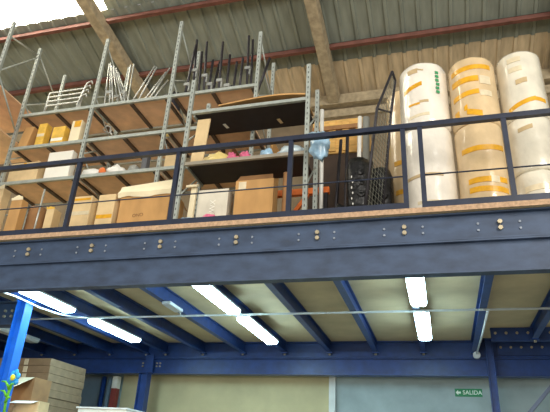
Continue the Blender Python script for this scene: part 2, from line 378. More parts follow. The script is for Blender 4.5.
MB().box(-5.43, -4.55, 7.98, 8.62, Z(.766), Z(.79)).build('worktop', WHITEP, wb)
MB().tube([(-5.0, 7.97, 1.4), (-5.0, 7.97, 1.6)], .012, 6).build('handle', STEEL, wb)
# balloon flower tied to the column
fc = W(15, 378, 6.58)
fl = empty('toy_flower', (fc.x, 6.45, fc.z-.35), 'blue toy flower with yellow centre and green leaves tied to the left column', 'toy flower')
MB().blob(fc+Vector((0, -.045, 0)), (.035, .025, .04), .05, 1, flat=False).build('centre', FYEL, fl)
for i in range(6):
    a_ = i*math.tau/6+.3
    MB().blob(fc+Vector((math.cos(a_)*.055, -.01, math.sin(a_)*.075)), (.034, .022, .045), .08, i, flat=False, sub=2).build('petal', PETAL, fl)
MB().tube([fc+Vector((0, -.005, -.05)), fc+Vector((-.04, -.005, -.16)), fc+Vector((-.05, -.005, -.3)), fc+Vector((-.03, -.005, -.5))], .018, 8).build('stem', LEAF, fl)
for sx, dz, l in ((-1, -.12, .12), (1, -.15, .08), (-1, -.24, .1), (1, -.32, .08)):
    c0 = fc+Vector((-.04, -.03, dz)); c1_ = c0+Vector((sx*l, -.02, .07))
    MB().tube([c0, (c0+c1_)/2+Vector((0, 0, .03)), c1_], .02, 8, r1=.008).build('leaf', LEAF, fl)

# ---------------------------------------------------------------- guard railing on the deck edge
def railing(x0, x1, posts, label, rods=()):
    r_ = empty('guard_railing', ((x0+x1)/2, 5.0, DK1), label, 'railing')
    MB().box(x0, x1, 4.975, 5.03, Z(3.27), Z(3.325)).build('top_rail', RAILM, r_)
    MB().tube([(x0, 5.0, Z(2.72)), (x1, 5.0, Z(2.72))], .008, 8).build('middle_rod', RAILM, r_)
    MB().box(x0, x1, 4.948, 4.978, Z(2.3455), Z(2.408)).build('bottom_rail', RAILM, r_)
    for x in posts: MB().box(x-.024, x+.024, 4.98, 5.025, DK1+.001, Z(3.27)).build('post', RAILM, r_)
    for x in rods: MB().tube([(x, 5.0, DK1+.002), (x, 5.0, Z(3.27))], .009, 8).build('upright_rod', STEEL, r_)
railing(-9.3, -.165, (-7.95, -6.65, -5.33, -4.0, -2.695, -1.37, -.19), 'long dark blue guard railing in front of the racks', ())
railing(-.045, 4.6, (-.02, .78, 2.1, 3.4), 'dark blue guard railing in front of the wrapped foam rolls')
b = MB().box(-.165, -.045, 4.975, 5.03, Z(3.27), Z(3.325))
tag(b.build('rail_sleeve', RAILM), 'short dark sleeve joining the two guard railings', 'rail')
tag(MB().tube([(-4.46, 5.045, DK1+.002), (-4.455, 5.05, Z(2.98))], .011, 8).build('metal_rod', STEEL), 'thin bright rod standing behind the railing at the left, before the jagged carton', 'rod')

# ---------------------------------------------------------------- storage racks
def upright(name, x, y, z0, z1, parent, face=-1, w_=.05, d=.04):
    """slotted angle post: front flange with a row of dark slots, side flange"""
    b = MB(); b.box(x-w_/2, x+w_/2, y, y+.004, z0, z1); b.box(x-w_/2, x-w_/2+.004, y+.004, y+d, z0, z1); b.box(x+w_/2-.004, x+w_/2, y+.004, y+d, z0, z1)
    zz = z0+.05
    while zz < z1-.05:
        b.box(x-.006, x+.006, y-.0008, y, zz, zz+.03, 1); zz += .075
    return b.build(name, [GALV, HOLE], parent)
def frame(rk, x, yf, yb, z0, z1):
    upright('upright', x, yf, z0, z1, rk); upright('upright', x, yb, z0, z1, rk)
    zz = z1-.12; k = 0
    while zz > z0+.5:
        za, zb = (zz, zz-.5) if k % 2 == 0 else (zz-.5, zz)
        MB().tube([(x, yf+.04, za), (x, yb, zb)], .011, 6).build('brace', GALV, rk); zz -= .5; k += 1
def shelf(rk, x0, x1, yf, yb, z, bm_, barm=SHELFD, beam=GALV, bars=1, th=.018):
    s_ = MB().box(x0, x1, yf+.045, yb, z-th, z).build('shelf', bm_, rk)
    MB().box(x0-.02, x1+.02, yf+.004, yf+.04, z-.04, z+.008).build('front_beam', beam, s_)
    MB().box(x0-.02, x1+.02, yb+.001, yb+.03, z-.04, z+.008).build('rear_beam', beam, s_)
    for i in range(bars):
        xc = x0+(x1-x0)*(i+1)/(bars+1)
        MB().box(xc-.025, xc+.025, yf+.045, yb, z-th-.03, z-th).build('cross_bar', barm, s_)
    for xe in (x0+.03, x1-.03): MB().box(xe-.02, xe+.02, yf+.045, yb, z-th-.03, z-th).build('cross_bar', barm, s_)
    return s_
YF, YR = 5.9, 6.6
SH = [Z(3.66), Z(4.26), Z(4.865)]
rk = empty('storage_rack', (-4.1, 6.25, DK1), 'tall galvanised storage rack with brown shelves behind the railing', 'rack')
UX = [-6.03, -4.745, -3.47, -2.155]
for x, zt in zip(UX, (6.2, 6.16, 6.27, 5.8)): frame(rk, x, YF, YR, DK1+.001, Z(zt))
for zs in SH:
    for x0, x1 in zip(UX[:-1], UX[1:]): shelf(rk, x0+.04, x1-.04, YF, YR, zs, SHELFB)
# neighbouring rack at the left edge, standing across
rl = empty('storage_rack', (-6.35, 5.55, DK1), 'galvanised rack end frame at the far left, nearest the skylight', 'rack')
upright('upright', -5.97, 5.2, DK1+.001, Z(6.12), rl)
upright('upright', -6.9, 5.2, DK1+.001, Z(6.12), rl)
for a_, c_ in (((-5.97, 5.24, Z(5.85)), (-6.0, 5.86, Z(6.02))), ((-5.98, 5.24, Z(5.2)), (-6.0, 5.86, Z(5.95))), ((-5.98, 5.24, Z(5.15)), (-6.0, 5.86, Z(4.55)))):
    MB().tube([a_, c_], .013, 6).build('brace', GALV, rl)
MB().box(-7.2, -6.09, 5.3, 6.6, Z(4.45), Z(4.468)).build('shelf', SHELFB, rl)
MB().box(-7.2, -6.07, 5.26, 5.295, Z(4.43), Z(4.475)).build('front_beam', GALV, rl)
MB().box(-7.2, -6.09, 5.3, 6.6, Z(5.08), Z(5.098)).build('shelf', SHELFB, rl)
p = W(3, 134, 5.6)
tag(MB().slab([(-6.5, 5.6, Z(4.469)), (-6.1, 5.6, Z(4.469)), (-6.2, 5.62, Z(4.86)), (-6.6, 5.62, Z(4.86))], .12).build('orange_crate', ORANGE, bevel=.01), 'orange crate on the shelf at the far left edge', 'crate')
# black shelf rack in front
BF, BR = 5.3, 5.82
br = empty('storage_rack', (-2.04, 5.6, DK1), 'lower rack with two black shelves and galvanised posts behind the railing', 'rack')
for x in (-2.8, -1.275):
    upright('upright', x, BF, DK1+.001, Z(4.56), br); upright('upright', x, BR, DK1+.001, Z(4.56), br)
for zz in (2.9, 3.65):
    MB().tube([(-1.275, BF+.04, Z(zz)), (-1.275, BR, Z(zz+.5))], .011, 6).build('brace', GALV, br)
    MB().tube([(-2.8, BF+.04, Z(zz)), (-2.8, BR, Z(zz+.5))], .011, 6).build('brace', GALV, br)
BS = [Z(4.06), Z(3.315)]
for i, zs in enumerate(BS):
    s_ = MB().box(-2.76, -1.31, BF+.045, BR+.02, zs-.018, zs).build('shelf', BLACKB, br); s_['label'] = 'black shelf board'
    MB().box(-2.77, -1.3, BF+.004, BF+.044, zs-.03, zs+.012).build('front_beam', GALV if i == 0 else mat('pale_beam', (170, 162, 146), .6, .12), s_)
    MB().box(-2.76, -2.74, BF+.05, BR+.02, zs-.05, zs-.019).build('side_beam', GALV, s_)
for px_, py_, cc in ((226, 126, WHITEC), (280, 121, CARD2)):
    p = W(px_, py_, 5.6); v = Vector((p.x, p.y, p.z-EYE)); p = v*((BS[0]-.02-EYE)/v.z); 
    MB().slab([(p.x-.03, p.y-.045, BS[0]-.0205), (p.x+.01, p.y-.055, BS[0]-.0205), (p.x+.03, p.y+.045, BS[0]-.0205), (p.x-.01, p.y+.055, BS[0]-.0205)], -.003).build('sticker', cc, br)
# tan board leaning inside the left end of the black rack
tag(MB().slab([(-2.73, 5.37, BS[1]+.014), (-2.57, 5.37, BS[1]+.014), (-2.55, 5.41, BS[0]-.06), (-2.72, 5.41, BS[0]-.06)], -.02).build('wooden_board', CARD2), 'pale tan board standing at the left end between the two black shelves', 'board')
tag(MB().box(-2.52, -2.46, 5.7, 5.74, BS[0]+.002, BS[0]+.14).build('wooden_stub', CARD2), 'short pale wooden stub standing on the upper black shelf', 'block')
# folded cardboard lying on the upper black shelf
b = MB(); n = 12; x0, x1 = -2.42, -1.31
vs = []
for i in range(n+1):
    u = i/n; x = x0+(x1-x0)*u; zz = BS[0]+.03+.085*math.sin(u*math.pi*.8+.35)*(.4+.6*u)
    vs += [(x, 5.31, zz), (x, 5.8, zz+.02), (x, 5.8, zz+.04), (x, 5.31, zz+.02)]
fs = [(i*4+a, i*4+(a+1) % 4, (i+1)*4+(a+1) % 4, (i+1)*4+a) for i in range(n) for a in range(4)]+[(3,2,1,0), (n*4, n*4+1, n*4+2, n*4+3)]
tag(b.add(vs, fs).build('cardboard_sheet', CARD), 'bowed brown cardboard sheet lying on the upper black shelf', 'cardboard')

# ---------------------------------------------------------------- cartons and goods
def carton(label, xl, xr, ytop, Y, depth, zb, m_=CARD, tape=None, name='carton', group=None, htape=None, cat='carton', skew=0, top=None):
    """closed carton: front face at depth Y between the two sight lines, standing on zb"""
    a = W(xl, ytop, Y); c = W(xr, ytop, Y); zt = (a.z+c.z)/2 if top is None else top
    c = Vector((W(xr, ytop, Y+depth).x, Y, zt))       # the side face turned to the eye ends at xr
    z0 = zb+.002
    b = MB(); x0, x1 = a.x, c.x
    vs = [(x0, Y, z0), (x1, Y, z0), (x1, Y+depth, z0), (x0, Y+depth, z0), (x0+skew, Y, zt), (x1+skew, Y, zt), (x1+skew, Y+depth, zt), (x0+skew, Y+depth, zt)]
    b.add(vs, [(3,2,1,0),(4,5,6,7),(0,1,5,4),(1,2,6,5),(2,3,7,6),(3,0,4,7)])
    o = tag(b.build(name, m_, bevel=.008), label, cat, group)
    h = zt-z0; w_ = x1-x0
    if tape:
        xm = (x0+x1)/2
        MB().box(xm-.025, xm+.025, Y-.003, Y+.001, zt-h*.3, zt-.008).build('tape', tape, o)
    if htape:
        zz = zt-h*htape[1]
        MB().box(x0+.008, x1-.008, Y-.003, Y+.001, zz-.025, zz+.025).build('tape', htape[0], o)
    return o, x0, x1, z0, zt
def jag(o, x0, x1, y, z, m_, n=7, amp=.05, th=.006):
    pts = [(x0+(x1-x0)*i/n, z+random.uniform(.2, 1)*amp) for i in range(n+1)]
    vs = [(x0, y, z-.01)]+[(p[0], y-.01, p[1]) for p in pts]+[(x1, y, z-.01)]
    k = len(vs); vs += [(a, b_+th, c) for a, b_, c in vs]
    MB().add(vs, [tuple(range(k)), tuple(range(2*k-1, k-1, -1))]+[(i, i+k, (i+1) % k+k, (i+1) % k) for i in range(k)]).build('torn_edge', m_, o)
D = DK1
o, x0, x1, z0, zt = carton('tan carton with a torn top at the far left on the deck', -10, 13, 188, 5.3, .14, D, CARD2); jag(o, x0, x1, 5.3, zt, CREAM, 6, .06)
o, x0, x1, z0, zt = carton('brown carton with a jagged torn top, second from the left on the deck', 12, 30, 199, 5.3, .12, D, CARD); jag(o, x0, x1, 5.3, zt, CREAM, 5, .06)
p = W(38.5, 209, 5.58)
b = MB().lathe((p.x, 5.58, D+.002), [(.09, 0), (.108, .05), (.115, .2), (.108, p.z-D-.05), (.1, p.z-D), (.085, p.z-D-.01)], 24, wob=.05)
o = tag(b.build('paper_sack', CARD3), 'round brown sack with pale crumpled top between two cartons on the deck', 'sack')
MB().blob((p.x, 5.58, p.z+.0), (.075, .075, .035), .3, 4, sub=2).build('crumpled_top', CREAM, o)
o, x0, x1, z0, zt = carton('small cream carton standing low, left of the second railing post', 47, 63, 208, 5.4, .15, D, CARD2); jag(o, x0, x1, 5.4, zt, YELL, 4, .03)
o, x0, x1, z0, zt = carton('upright tan carton with clear tape across, just right of the railing post', 70, 100, 196, 5.36, .14, D, CARD2, htape=(TAPEC, .35))
MB().box(x0+.02, x1-.02, 5.356, 5.36, zt-.06, zt-.03).build('tape', TAPEY, o)
carton('upright tan carton with a yellow tape band, left of the big open carton', 100, 123, 194, 5.36, .14, D, CARD2, htape=(TAPEY, .45))
# big open carton with cream cloth
a = W(122, 193, 5.38); c = W(171, 187, 5.38); zt = a.z
o = open_carton('open_carton', 'big brown open carton with cream flaps folded out, in the middle of the deck', a.x, c.x, 5.38, 5.78, D+.002, zt, CARD, CREAM, front=0)
b = MB(); n = 10; vs = []
for i in range(n+1):
    u = i/n; x = a.x-.03+(c.x-a.x+.05)*u; wz = .015*math.sin(u*9)+random.uniform(-.008, .008)
    vs += [(x, 5.362, zt-.075+wz), (x, 5.34, zt-.02+wz*.3), (x+.01, 5.368, zt+.025+.03*u), (x+.01, 5.39, zt+.085+.05*u), (x+.01, 5.4, zt+.08+.05*u), (x, 5.376, zt+.02+.03*u), (x, 5.372, zt-.07+wz)]
fs = [(i*7+q, (i+1)*7+q, (i+1)*7+(q+1) % 7, i*7+(q+1) % 7) for i in range(n) for q in range(7)]+[tuple(range(7)), tuple(n*7+6-q for q in range(7))]
MB().add(vs, fs).build('folded_flap', CREAM, o)
text_mesh('printed_mark', 'ONO', .06, (a.x+.27, 5.378, D+.36), (1, 0, .05), (0, 0, 1), INK, o, .001)
# flap box beside it
o, x0, x1, z0, zt = carton('brown carton with its flap hanging open, behind the third railing post', 175.5, 182.5, 199, 5.8, .07, D, CARD3)
MB().slab([(x1, 5.8, zt), (x1, 5.865, zt), (x1+.1, 5.865, zt-.16), (x1+.1, 5.8, zt-.16)], .006).build('flap', CARD3, o)
p = W(193, 186, 5.42); q = W(194, 212, 5.62)
b = MB().slab([(p.x-.04, 5.42, D+.003), (p.x+.03, 5.42, D+.003), (p.x+.04, 5.44, p.z), (p.x-.03, 5.44, p.z)], -.05)
b.slab([(p.x-.08, 5.4, p.z-.03), (p.x+.06, 5.4, p.z-.03), (p.x+.06, 5.48, p.z+.02), (p.x-.08, 5.48, p.z+.02)], .03)
tag(b.build('plastic_part', CREAM, bevel=.01), 'cream white plastic chair-like part under the left end of the lower black shelf', 'plastic part')
p = W(190, 219, 5.35)
tag(MB().blob((p.x+.03, 5.22, D+.095), (.1, .08, .115), .3, 11).build('plastic_bag', SKYB), 'small blue bag on the deck below the cream plastic part', 'bag')
o, x0, x1, z0, zt = carton('big clear film wrapped bag of goods with pale lettering, beneath the lower black shelf', 199, 235, 189, 5.42, .2, D, FILMG, name='wrapped_bale', cat='bale')
text_mesh('printed_letters', 'WWX', .09, (x0+.2, 5.416, D+.38), (0, 0, 1), (-1, 0, 0), WHITEC, o, .001)
for i in range(4):
    MB().blob((x0+.05+i*.07, 5.42, z0+.1+.1*(i % 3)), (.05, .02, .06), .3, i+40, sub=2, flat=False).build('film_fold', [FILMG, TAPEC][i % 2], o)
p = W(212, 217, 5.4)
tag(MB().blob((p.x+.02, 5.25, D+.105), (.12, .06, .13), .3, 13).build('plastic_bag', PINK), 'pink bag lying against the film wrapped bale on the deck', 'bag')
a = W(236, 182, 5.38); c = W(274, 177, 5.38)
o = open_carton('open_carton', 'brown open carton with upright flaps beneath the lower black shelf', a.x, c.x, 5.38, 5.56, D+.002, (a.z+c.z)/2, CARD, CARD3, front=0)
zt = (a.z+c.z)/2
MB().slab([(a.x+.01, 5.386, zt), (c.x-.01, 5.386, zt), (c.x-.03, 5.44, zt+.085), (a.x+.03, 5.44, zt+.085)], .006).build('flap', CARD3, o)
MB().box(a.x+.04, a.x+.13, 5.376, 5.38, zt-.12, zt-.02).build('tape', TAPEC, o)
MB().box(c.x-.09, c.x-.05, 5.376, 5.38, D+.08, D+.15).build('tape', TAPEC, o)
p = W(285, 172, 5.45)
tag(MB().tube([(p.x+.015, 5.46, D+.002), (p.x+.01, 5.48, p.z-.02), (p.x+.01, 5.48, p.z)], .036, 14).build('cardboard_tube', CARD3), 'dark brown cardboard tube standing right of the open carton with upright flaps', 'tube')
# orange pallet rack piece behind
of = empty('pallet_rack_frame', (-1.6, 6.1, D), 'orange steel pallet rack frame behind the black rack posts', 'rack frame')
MB().box(-1.92, -1.15, 6.05, 6.11, Z(3.16), Z(3.24)).build('beam', ORANGE, of)
MB().tube([(-1.38, 6.08, D+.03), (-1.62, 6.08, Z(2.88)), (-1.42, 6.08, Z(3.16))], .035, 4).build('strut', ORANGE, of)
for x in (-1.88, -1.2): MB().box(x-.03, x+.03, 6.05, 6.11, D+.001, Z(3.16)).build('leg', DARKI, of)
tag(MB().tube([(-1.86, 6.75, Z(2.41)), (-.3, 6.9, Z(3.05))], .035, 8).build('wooden_pole', WOOD), 'pale wooden pole leaning behind the black bundles', 'pole')
# goods on the second shelf of the big rack
def on(i): return SH[i]+.009
carton('crumpled brown paper carton tilted on the second shelf, leftmost there', 22, 39, 127, 5.99, .16, on(1), CARD, skew=.07)
carton('tall narrow yellow carton on the second shelf at the left', 40, 54, 123, 5.97, .13, on(1), YELL, htape=(TAPEC, .5))
carton('wide yellow carton beside the tall narrow yellow one', 54, 72, 126, 5.97, .13, on(1), YELL, htape=(WHITEC, .7))
o, x0, x1, z0, zt = carton('cream carton with a yellow top corner, left of the second upright', 73, 88, 120, 5.97, .12, on(1), CREAM)
MB().box(x1-.12, x1-.01, 5.966, 5.97, zt-.12, zt-.01).build('tape', TAPEY, o)
b = MB().tube([W(103, 130, 6.1), W(107, 126, 6.1), W(111, 127, 6.1), W(110, 132, 6.1), W(112, 135, 6.1)], .012, 6); p = W(108, 133, 6.1)
b.tube([W(104, 131, 6.1), W(109, 133, 6.1), W(112, 130, 6.1)], .01, 6)
tag(b.build('wire_hook', STEEL), 'bent bright wire hook on the second shelf', 'hook')
carton('long tan carton with yellow streaks on the third shelf, left end', 12, 50, 162, 5.98, .2, on(0), CARD2, tape=TAPEY, htape=(TAPEY, .25))
carton('bright white carton on the third shelf, left of the second upright', 50, 79, 151, 5.98, .12, on(0), WHITEC)
for i, (px_, py_, rx, rz, m_, lb) in enumerate([(90, 171, .16, .085, WHITEP, 'flattened white plastic bag on the third shelf, just right of the second upright'), (114, 169, .14, .095, WHITEP, 'white and grey crumpled bag in the middle of the third shelf'), (133, 167, .085, .08, mat('grey_bag', (150, 152, 146), .5, .15, 7, bump=.4), 'small grey bag on the third shelf, left of the dark grey box')]):
    p = W(px_, py_, 6.0); tag(MB().blob((p.x, 6.06, on(0)+rz*.85), (rx, .1, rz), .35, i+20).build('plastic_bag', m_), lb, 'bag')
p = W(102, 170, 5.93); tag(MB().blob((p.x, 5.935, on(0)+.045), (.06, .02, .05), .3, 31, sub=2).build('cloth_bundle', ORANGE), 'small orange cloth bundle tucked between the white bags', 'cloth')
carton('dark grey box on the third shelf, left of the third upright', 143, 152, 153, 6.0, .1, on(0), mat('dark_grey_card', (96, 98, 102), .7, .1))
carton('cream carton on the third shelf, just right of the third upright', 166, 181, 151, 5.97, .12, on(0), CARD2)
p = W(166, 136, 6.1); tag(MB().blob((p.x, 6.1, on(1)+.05), (.06, .06, .06), .3, 33, sub=2).build('cloth_bundle', YBAG), 'small tan bundle on the second shelf, right of the third upright', 'cloth')
# goods on the lower black shelf
zs = BS[1]+.013
tag(MB().blob((-2.47, 5.58, zs+.105), (.19, .12, .13), .3, 3).build('plastic_bag', YBAG), 'pale yellow crumpled bag on the lower black shelf', 'bag')
for i, (x, r) in enumerate(((-2.22, .055), (-2.065, .055))):
    tag(MB().blob((x, 5.46, zs+.07), (.062, .06, .085), .7, i+5, fr=2.6).build('pink_pouch', PINK), ['pink pouch on the lower black shelf, next to the yellow bag', 'second pink pouch on the lower black shelf, farther right'][i], 'pouch', 'pink pouches')
tag(MB().blob((-1.94, 5.57, zs+.045), (.05, .05, .055), .3, 15, sub=2).build('red_cloth', mat('dull_red', (170, 70, 80), .7, .2)), 'flat dull red cloth on the lower black shelf beside the pouches', 'cloth')
tag(MB().blob((-1.79, 5.46, zs+.075), (.085, .08, .09), .3, 16).build('plastic_bag', SKYB), 'small blue bag in the middle of the lower black shelf', 'bag')
tag(MB().blob((-1.5, 5.5, zs+.085), (.17, .11, .105), .3, 17).build('plastic_bag', mat('pale_blue_bag', (190, 208, 216), .3, .1, 7, coat=.5, bump=.5)), 'pale blue white bag at the right end of the lower black shelf', 'bag')
for i, (xl, xr, yt, Y, lb) in enumerate([(262, 281, 139, 6.05, 'tan carton behind the black rack, seen between its two shelves'), (226, 243, 143, 6.05, 'dim brown carton behind the black rack, left of the white post'), ]):
    carton(lb, xl, xr, yt, Y if i else 6.7, .4, on(0) if i else D, CARD if i == 0 else CARD3)
# blue bag hanging on the right post
p = W(320, 145, 5.2); b = MB()
b.blob((p.x, 5.2, p.z-.01), (.11, .06, .175), .4, 23, flat=False, fr=3)
o = tag(b.build('plastic_bag', SKYB), 'blue plastic bag hanging behind the top rail, right of the black rack', 'bag')
MB().tube([p+Vector((-.04, 0, .14)), p+Vector((-.09, .04, .2)), Vector((-1.275, 5.292, p.z+.21))], .012, 6).build('handle', SKYB, o)
# ---------------------------------------------------------------- poles, black bundles, crates at the centre
def pole(label, x0, y0, x1, y1, Y, r=.018, m_=STEEL, Y1=None, name='metal_pole', group=None, base=None, n=8):
    a = W(x0, y0, Y); c = W(x1, y1, Y1 or Y)
    if base is not None:
        t_ = (base+.002-c.z)/(a.z-c.z); a = c+(a-c)*t_
    return tag(MB().tube([a, c], r, n).build(name, m_), label, 'pole', group)
pole('white plastic pole standing right of the black rack', 321, 195, 322, 110, 5.95, .028, WHITEP, name='plastic_pole', base=D)
pole('white plastic pole behind the black wrapped bundles', 359, 165, 360, 117, 6.1, .028, WHITEP, name='plastic_pole', base=D)
pole('dark metal pole leaning in front of the white plastic pole', 336, 208, 341, 140, 5.75, .02, DARKI, base=D)
pole('dark metal pole standing just left of the black wrapped bundles', 345.5, 205, 347.5, 136, 5.58, .02, DARKI, base=D)
pole('grey metal post right of the wooden crate', 366, 180, 366, 118, 6.6, .05, mat('post_grey', (140, 142, 136), .6, .1), name='metal_post', base=D)
bund = []
for i, (xc, yc, w_, h_, lb) in enumerate([(-.705, 5.46, .14, .86, 'tall black wrapped bundle on the deck, left of the mesh panel'), (-.5, 5.8, .14, .9, 'second tall black wrapped bundle, right behind the mesh panel'), (-.8, 5.8, .125, .88, 'third tall black wrapped bundle, at the back near the white pole')]):
    b = MB().lathe((xc, yc, D+.002), [(w_*.8, 0), (w_, .08), (w_*1.02, .3), (w_*.98, h_-.1), (w_*.8, h_)], 26, wob=.14, seed=i)
    bund.append(tag(b.build('wrapped_bundle', BLKP), lb, 'bundle', 'black wrapped bundles'))
    for k in range(5): MB().blob((xc+random.uniform(-.4, .4)*w_, yc-w_*.95, D+.1+.14*k), (random.uniform(.03, .07), .02, random.uniform(.02, .05)), .7, k+70+i*9, fr=2.5, flat=False).build('film_fold', BLKP, bund[-1])
for i, (xc, yc, r_, lb) in enumerate(((-1.1, 5.47, .1, 'low black bag on the deck, right of the black rack post'), (-.89, 5.3, .085, 'low black bag on the deck, left of the tall black bundles'))):
    tag(MB().blob((xc, yc, D+.125), (r_, .09, .15), .3, 50+i).build('black_bag', BLKP), lb, 'bag', 'low black bags')
b = MB()
for k in range(9): b.blob((-.705+(k % 2)*.012-.06, 5.315, D+.08+k*.065), (.008, .008, .018), .2, k, sub=1, flat=False)
b.build('pale_chain', WHITEP, bund[0])
CB = W(340, 153, 7.0).z; cr = W(313, 123, 7.0); cq = W(366, 116, 7.0)
o = tag(MB().box(cr.x, cq.x, 7.0, 7.8, CB+.002, (cr.z+cq.z)/2).build('wooden_crate', WOOD, bevel=.01), 'pale wooden crate on a dark stand behind the poles', 'crate')
tag(MB().box(cr.x-.05, cq.x+.05, 7.02, 7.8, D+.002, CB).build('dark_stand', mat('dark_brown_wood', (62, 48, 38), .8, .2), bevel=.01), 'dark brown stand under the pale wooden crate', 'stand')
zt = (cr.z+cq.z)/2
for i in range(4):
    xx = cr.x+(cq.x-cr.x)*(i+.5)/4; MB().box(xx-.05, xx+.05, 6.975, 6.999, CB+.03, zt-.03).build('slat', WOOD, o)
MB().box(cr.x, cq.x, 6.95, 6.974, zt-.2, zt-.13).build('batten', CARD3, o)
# wire mesh panel seen almost edge on
A = [W(369, 208, 5.16), W(382, 108, 5.16), W(397, 71, 5.3)]; B = [W(385, 207, 5.56), W(396, 112, 5.5), W(400, 80, 5.42)]
A = [q-Vector((.055, 0, 0)) for q in A]; B = [q-Vector((.055, 0, 0)) for q in B]
A[0].z = D+.018; B[0].z = D+.018
mp = empty('mesh_panel', (A[0]+B[0])/2, 'wire mesh panel leaning between the black bundles and the foam rolls', 'mesh panel')
MB().tube(A, .016, 8).build('frame_bar', DARKI, mp); MB().tube(B, .016, 8).build('frame_bar', DARKI, mp)
MB().tube([A[2], B[2]], .016, 8).build('frame_bar', DARKI, mp); MB().tube([A[0], B[0]], .016, 8).build('frame_bar', DARKI, mp); MB().tube([A[1], B[1]], .012, 8).build('frame_bar', DARKI, mp)
def along(P, t_):
    l0 = (P[1]-P[0]).length; l1 = (P[2]-P[1]).length; d = t_*(l0+l1)
    return P[0].lerp(P[1], d/l0) if d < l0 else P[1].lerp(P[2], (d-l0)/l1)
b = MB(); n = 34
for i in range(n+1): b.tube([along(A, i/n), along(B, i/n)], .0028, 4)
for k in range(1, 6): b.tube([along(A, t_/12).lerp(along(B, t_/12), k/6) for t_ in range(13)], .0022, 4)
b.build('mesh', MESHM, mp)

# ---------------------------------------------------------------- wrapped foam rolls
def roll(label, x, y, r, z0, h, m_, tapes, seed):
    prof = [(r*.93, 0), (r*.995, .03), (r, .06), (r*1.0, h*.3), (r*.995, h*.5), (r*1.0, h*.7), (r, h-.06), (r*.985, h-.025), (r*.93, h-.002), (r*.3, h)]
    o = tag(MB().lathe((x, y, z0), prof, 56, wob=.03, seed=seed).build('foam_roll', m_), label, 'foam roll', 'wrapped foam rolls')
    for a0, a1, zt_, slope, wd, tm in tapes:
        b = MB(); n = 16; vs = []
        for i in range(n+1):
            an = math.radians(a0+(a1-a0)*i/n); zz = zt_+slope*(i/n-.5)
            wv = r*.03*noise.noise(Vector((math.cos(an)*2.2+seed*3.1, math.sin(an)*2.2, zz*3.5)))
            for dr, dz in ((wv+.005, -wd*.62), (wv+.005, wd*.62), (wv-.002, wd*.62), (wv-.002, -wd*.62)):
                vs.append((x+(r+dr)*math.cos(an), y+(r+dr)*math.sin(an), z0+zz+dz))
        fs = [(i*4+q, (i+1)*4+q, (i+1)*4+(q+1) % 4, i*4+(q+1) % 4) for i in range(n) for q in range(4)]+[(0,1,2,3), (n*4+3, n*4+2, n*4+1, n*4)]
        b.add(vs, fs).build('tape', tm, o)
    return o
R = .288; C1, C2, C3 = (.05, 5.68), (.607, 5.68), (1.125, 5.68); R1, R2, R3 = .28, .264, .243
zz = D+.002
# column 1 (left)
l1 = 1.24; roll('white wrapped foam roll, lower of the left stack', *C1, R1, zz, l1, FILMW, [(-150, -60, .6, .01, .03, TAPEB), (-120, -40, .28, 0, .03, TAPEC)], 1)
o1 = roll('white wrapped foam roll with green print, upper of the left stack', *C1, R1, zz+l1+.004, .86, FILMW, [(-140, -92, .52, .06, .045, TAPEY), (-125, -100, .74, .0, .05, TAPEB), (-128, -100, .28, .0, .02, TAPEY), (-100, -80, .3, 0, .025, TAPEB), (-130, -80, .12, .02, .03, TAPEC)], 2)
for k in range(6):
    an = math.radians(-55+random.uniform(-1, 1)); zt_ = zz+l1+.42+k*.055; rr = R1+.007; cx_, cy_ = C1
    p0 = Vector((cx_+rr*math.cos(an), cy_+rr*math.sin(an), zt_)); td = Vector((-math.sin(an), math.cos(an), 0))
    MB().slab([p0-td*.022, p0+td*.022, p0+td*.022+Vector((0, 0, .035)), p0-td*.022+Vector((0, 0, .035))], .002).build('green_print', INKG, o1)
an = math.radians(-93); p0 = Vector((C1[0]+(R1+.006)*math.cos(an), C1[1]+(R1+.006)*math.sin(an), zz+l1+.86)); td = Vector((1, 0, 0))
MB().slab([p0+Vector((-.035, 0, -.11)), p0+Vector((.03, 0, -.13)), p0+Vector((.04, .03, -.02)), p0+Vector((-.03, .03, -.01))], -.003).build('tape', TAPEB, o1)
# column 2 (middle)
l2 = 1.21; roll('tan wrapped foam roll with two yellow tape bands, lower of the middle stack', *C2, R2, zz, l2, FILMT, [(-140, -40, .88, .01, .05, TAPEY), (-130, -40, .5, .0, .05, TAPEY), (-130, -40, .39, -.02, .05, TAPEY), (-80, -60, .5, 0, .06, TAPEC)], 3)
o2 = roll('tan wrapped foam roll with many yellow tape bands, upper of the middle stack', *C2, R2, zz+l2+.004, .89, FILMT,
     [(-150, -45, .73, .02, .05, TAPEY), (-150, -80, .57, .0, .06, TAPEY), (-78, -50, .55, 0, .09, TAPEC), (-150, -82, .38, .03, .05, TAPEY), (-80, -50, .37, 0, .06, TAPEC), (-115, -80, .12, -.05, .06, TAPEY), (-150, -135, .12, .0, .12, TAPEY), (-120, -112, .2, .02, .05, TAPEY)], 4)
# column 3 (right): three tiers
l3 = .58; roll('cream wrapped foam roll, lowest of the right stack', *C3, R3, zz, l3, FILMG, [(-130, -60, .38, .02, .05, TAPEC), (-110, -90, .22, 0, .09, TAPEY)], 5)
l4 = .655; roll('cream wrapped foam roll, middle one of the right stack', *C3, R3, zz+l3+.004, l4, FILMG, [(-125, -90, .5, .03, .04, TAPEB)], 6)
o3 = roll('cream wrapped foam roll with one slanting yellow tape, topmost of the right stack', *C3, R3, zz+l3+l4+.008, .87, FILMG,
     [(-140, -70, .16, .1, .045, TAPEY), (-72, -40, .2, -.01, .04, TAPEY), (-112, -84, .45, .02, .05, TAPEB), (-125, -92, .62, 0, .05, TAPEC), (-125, -92, .75, 0, .05, TAPEC)], 7)
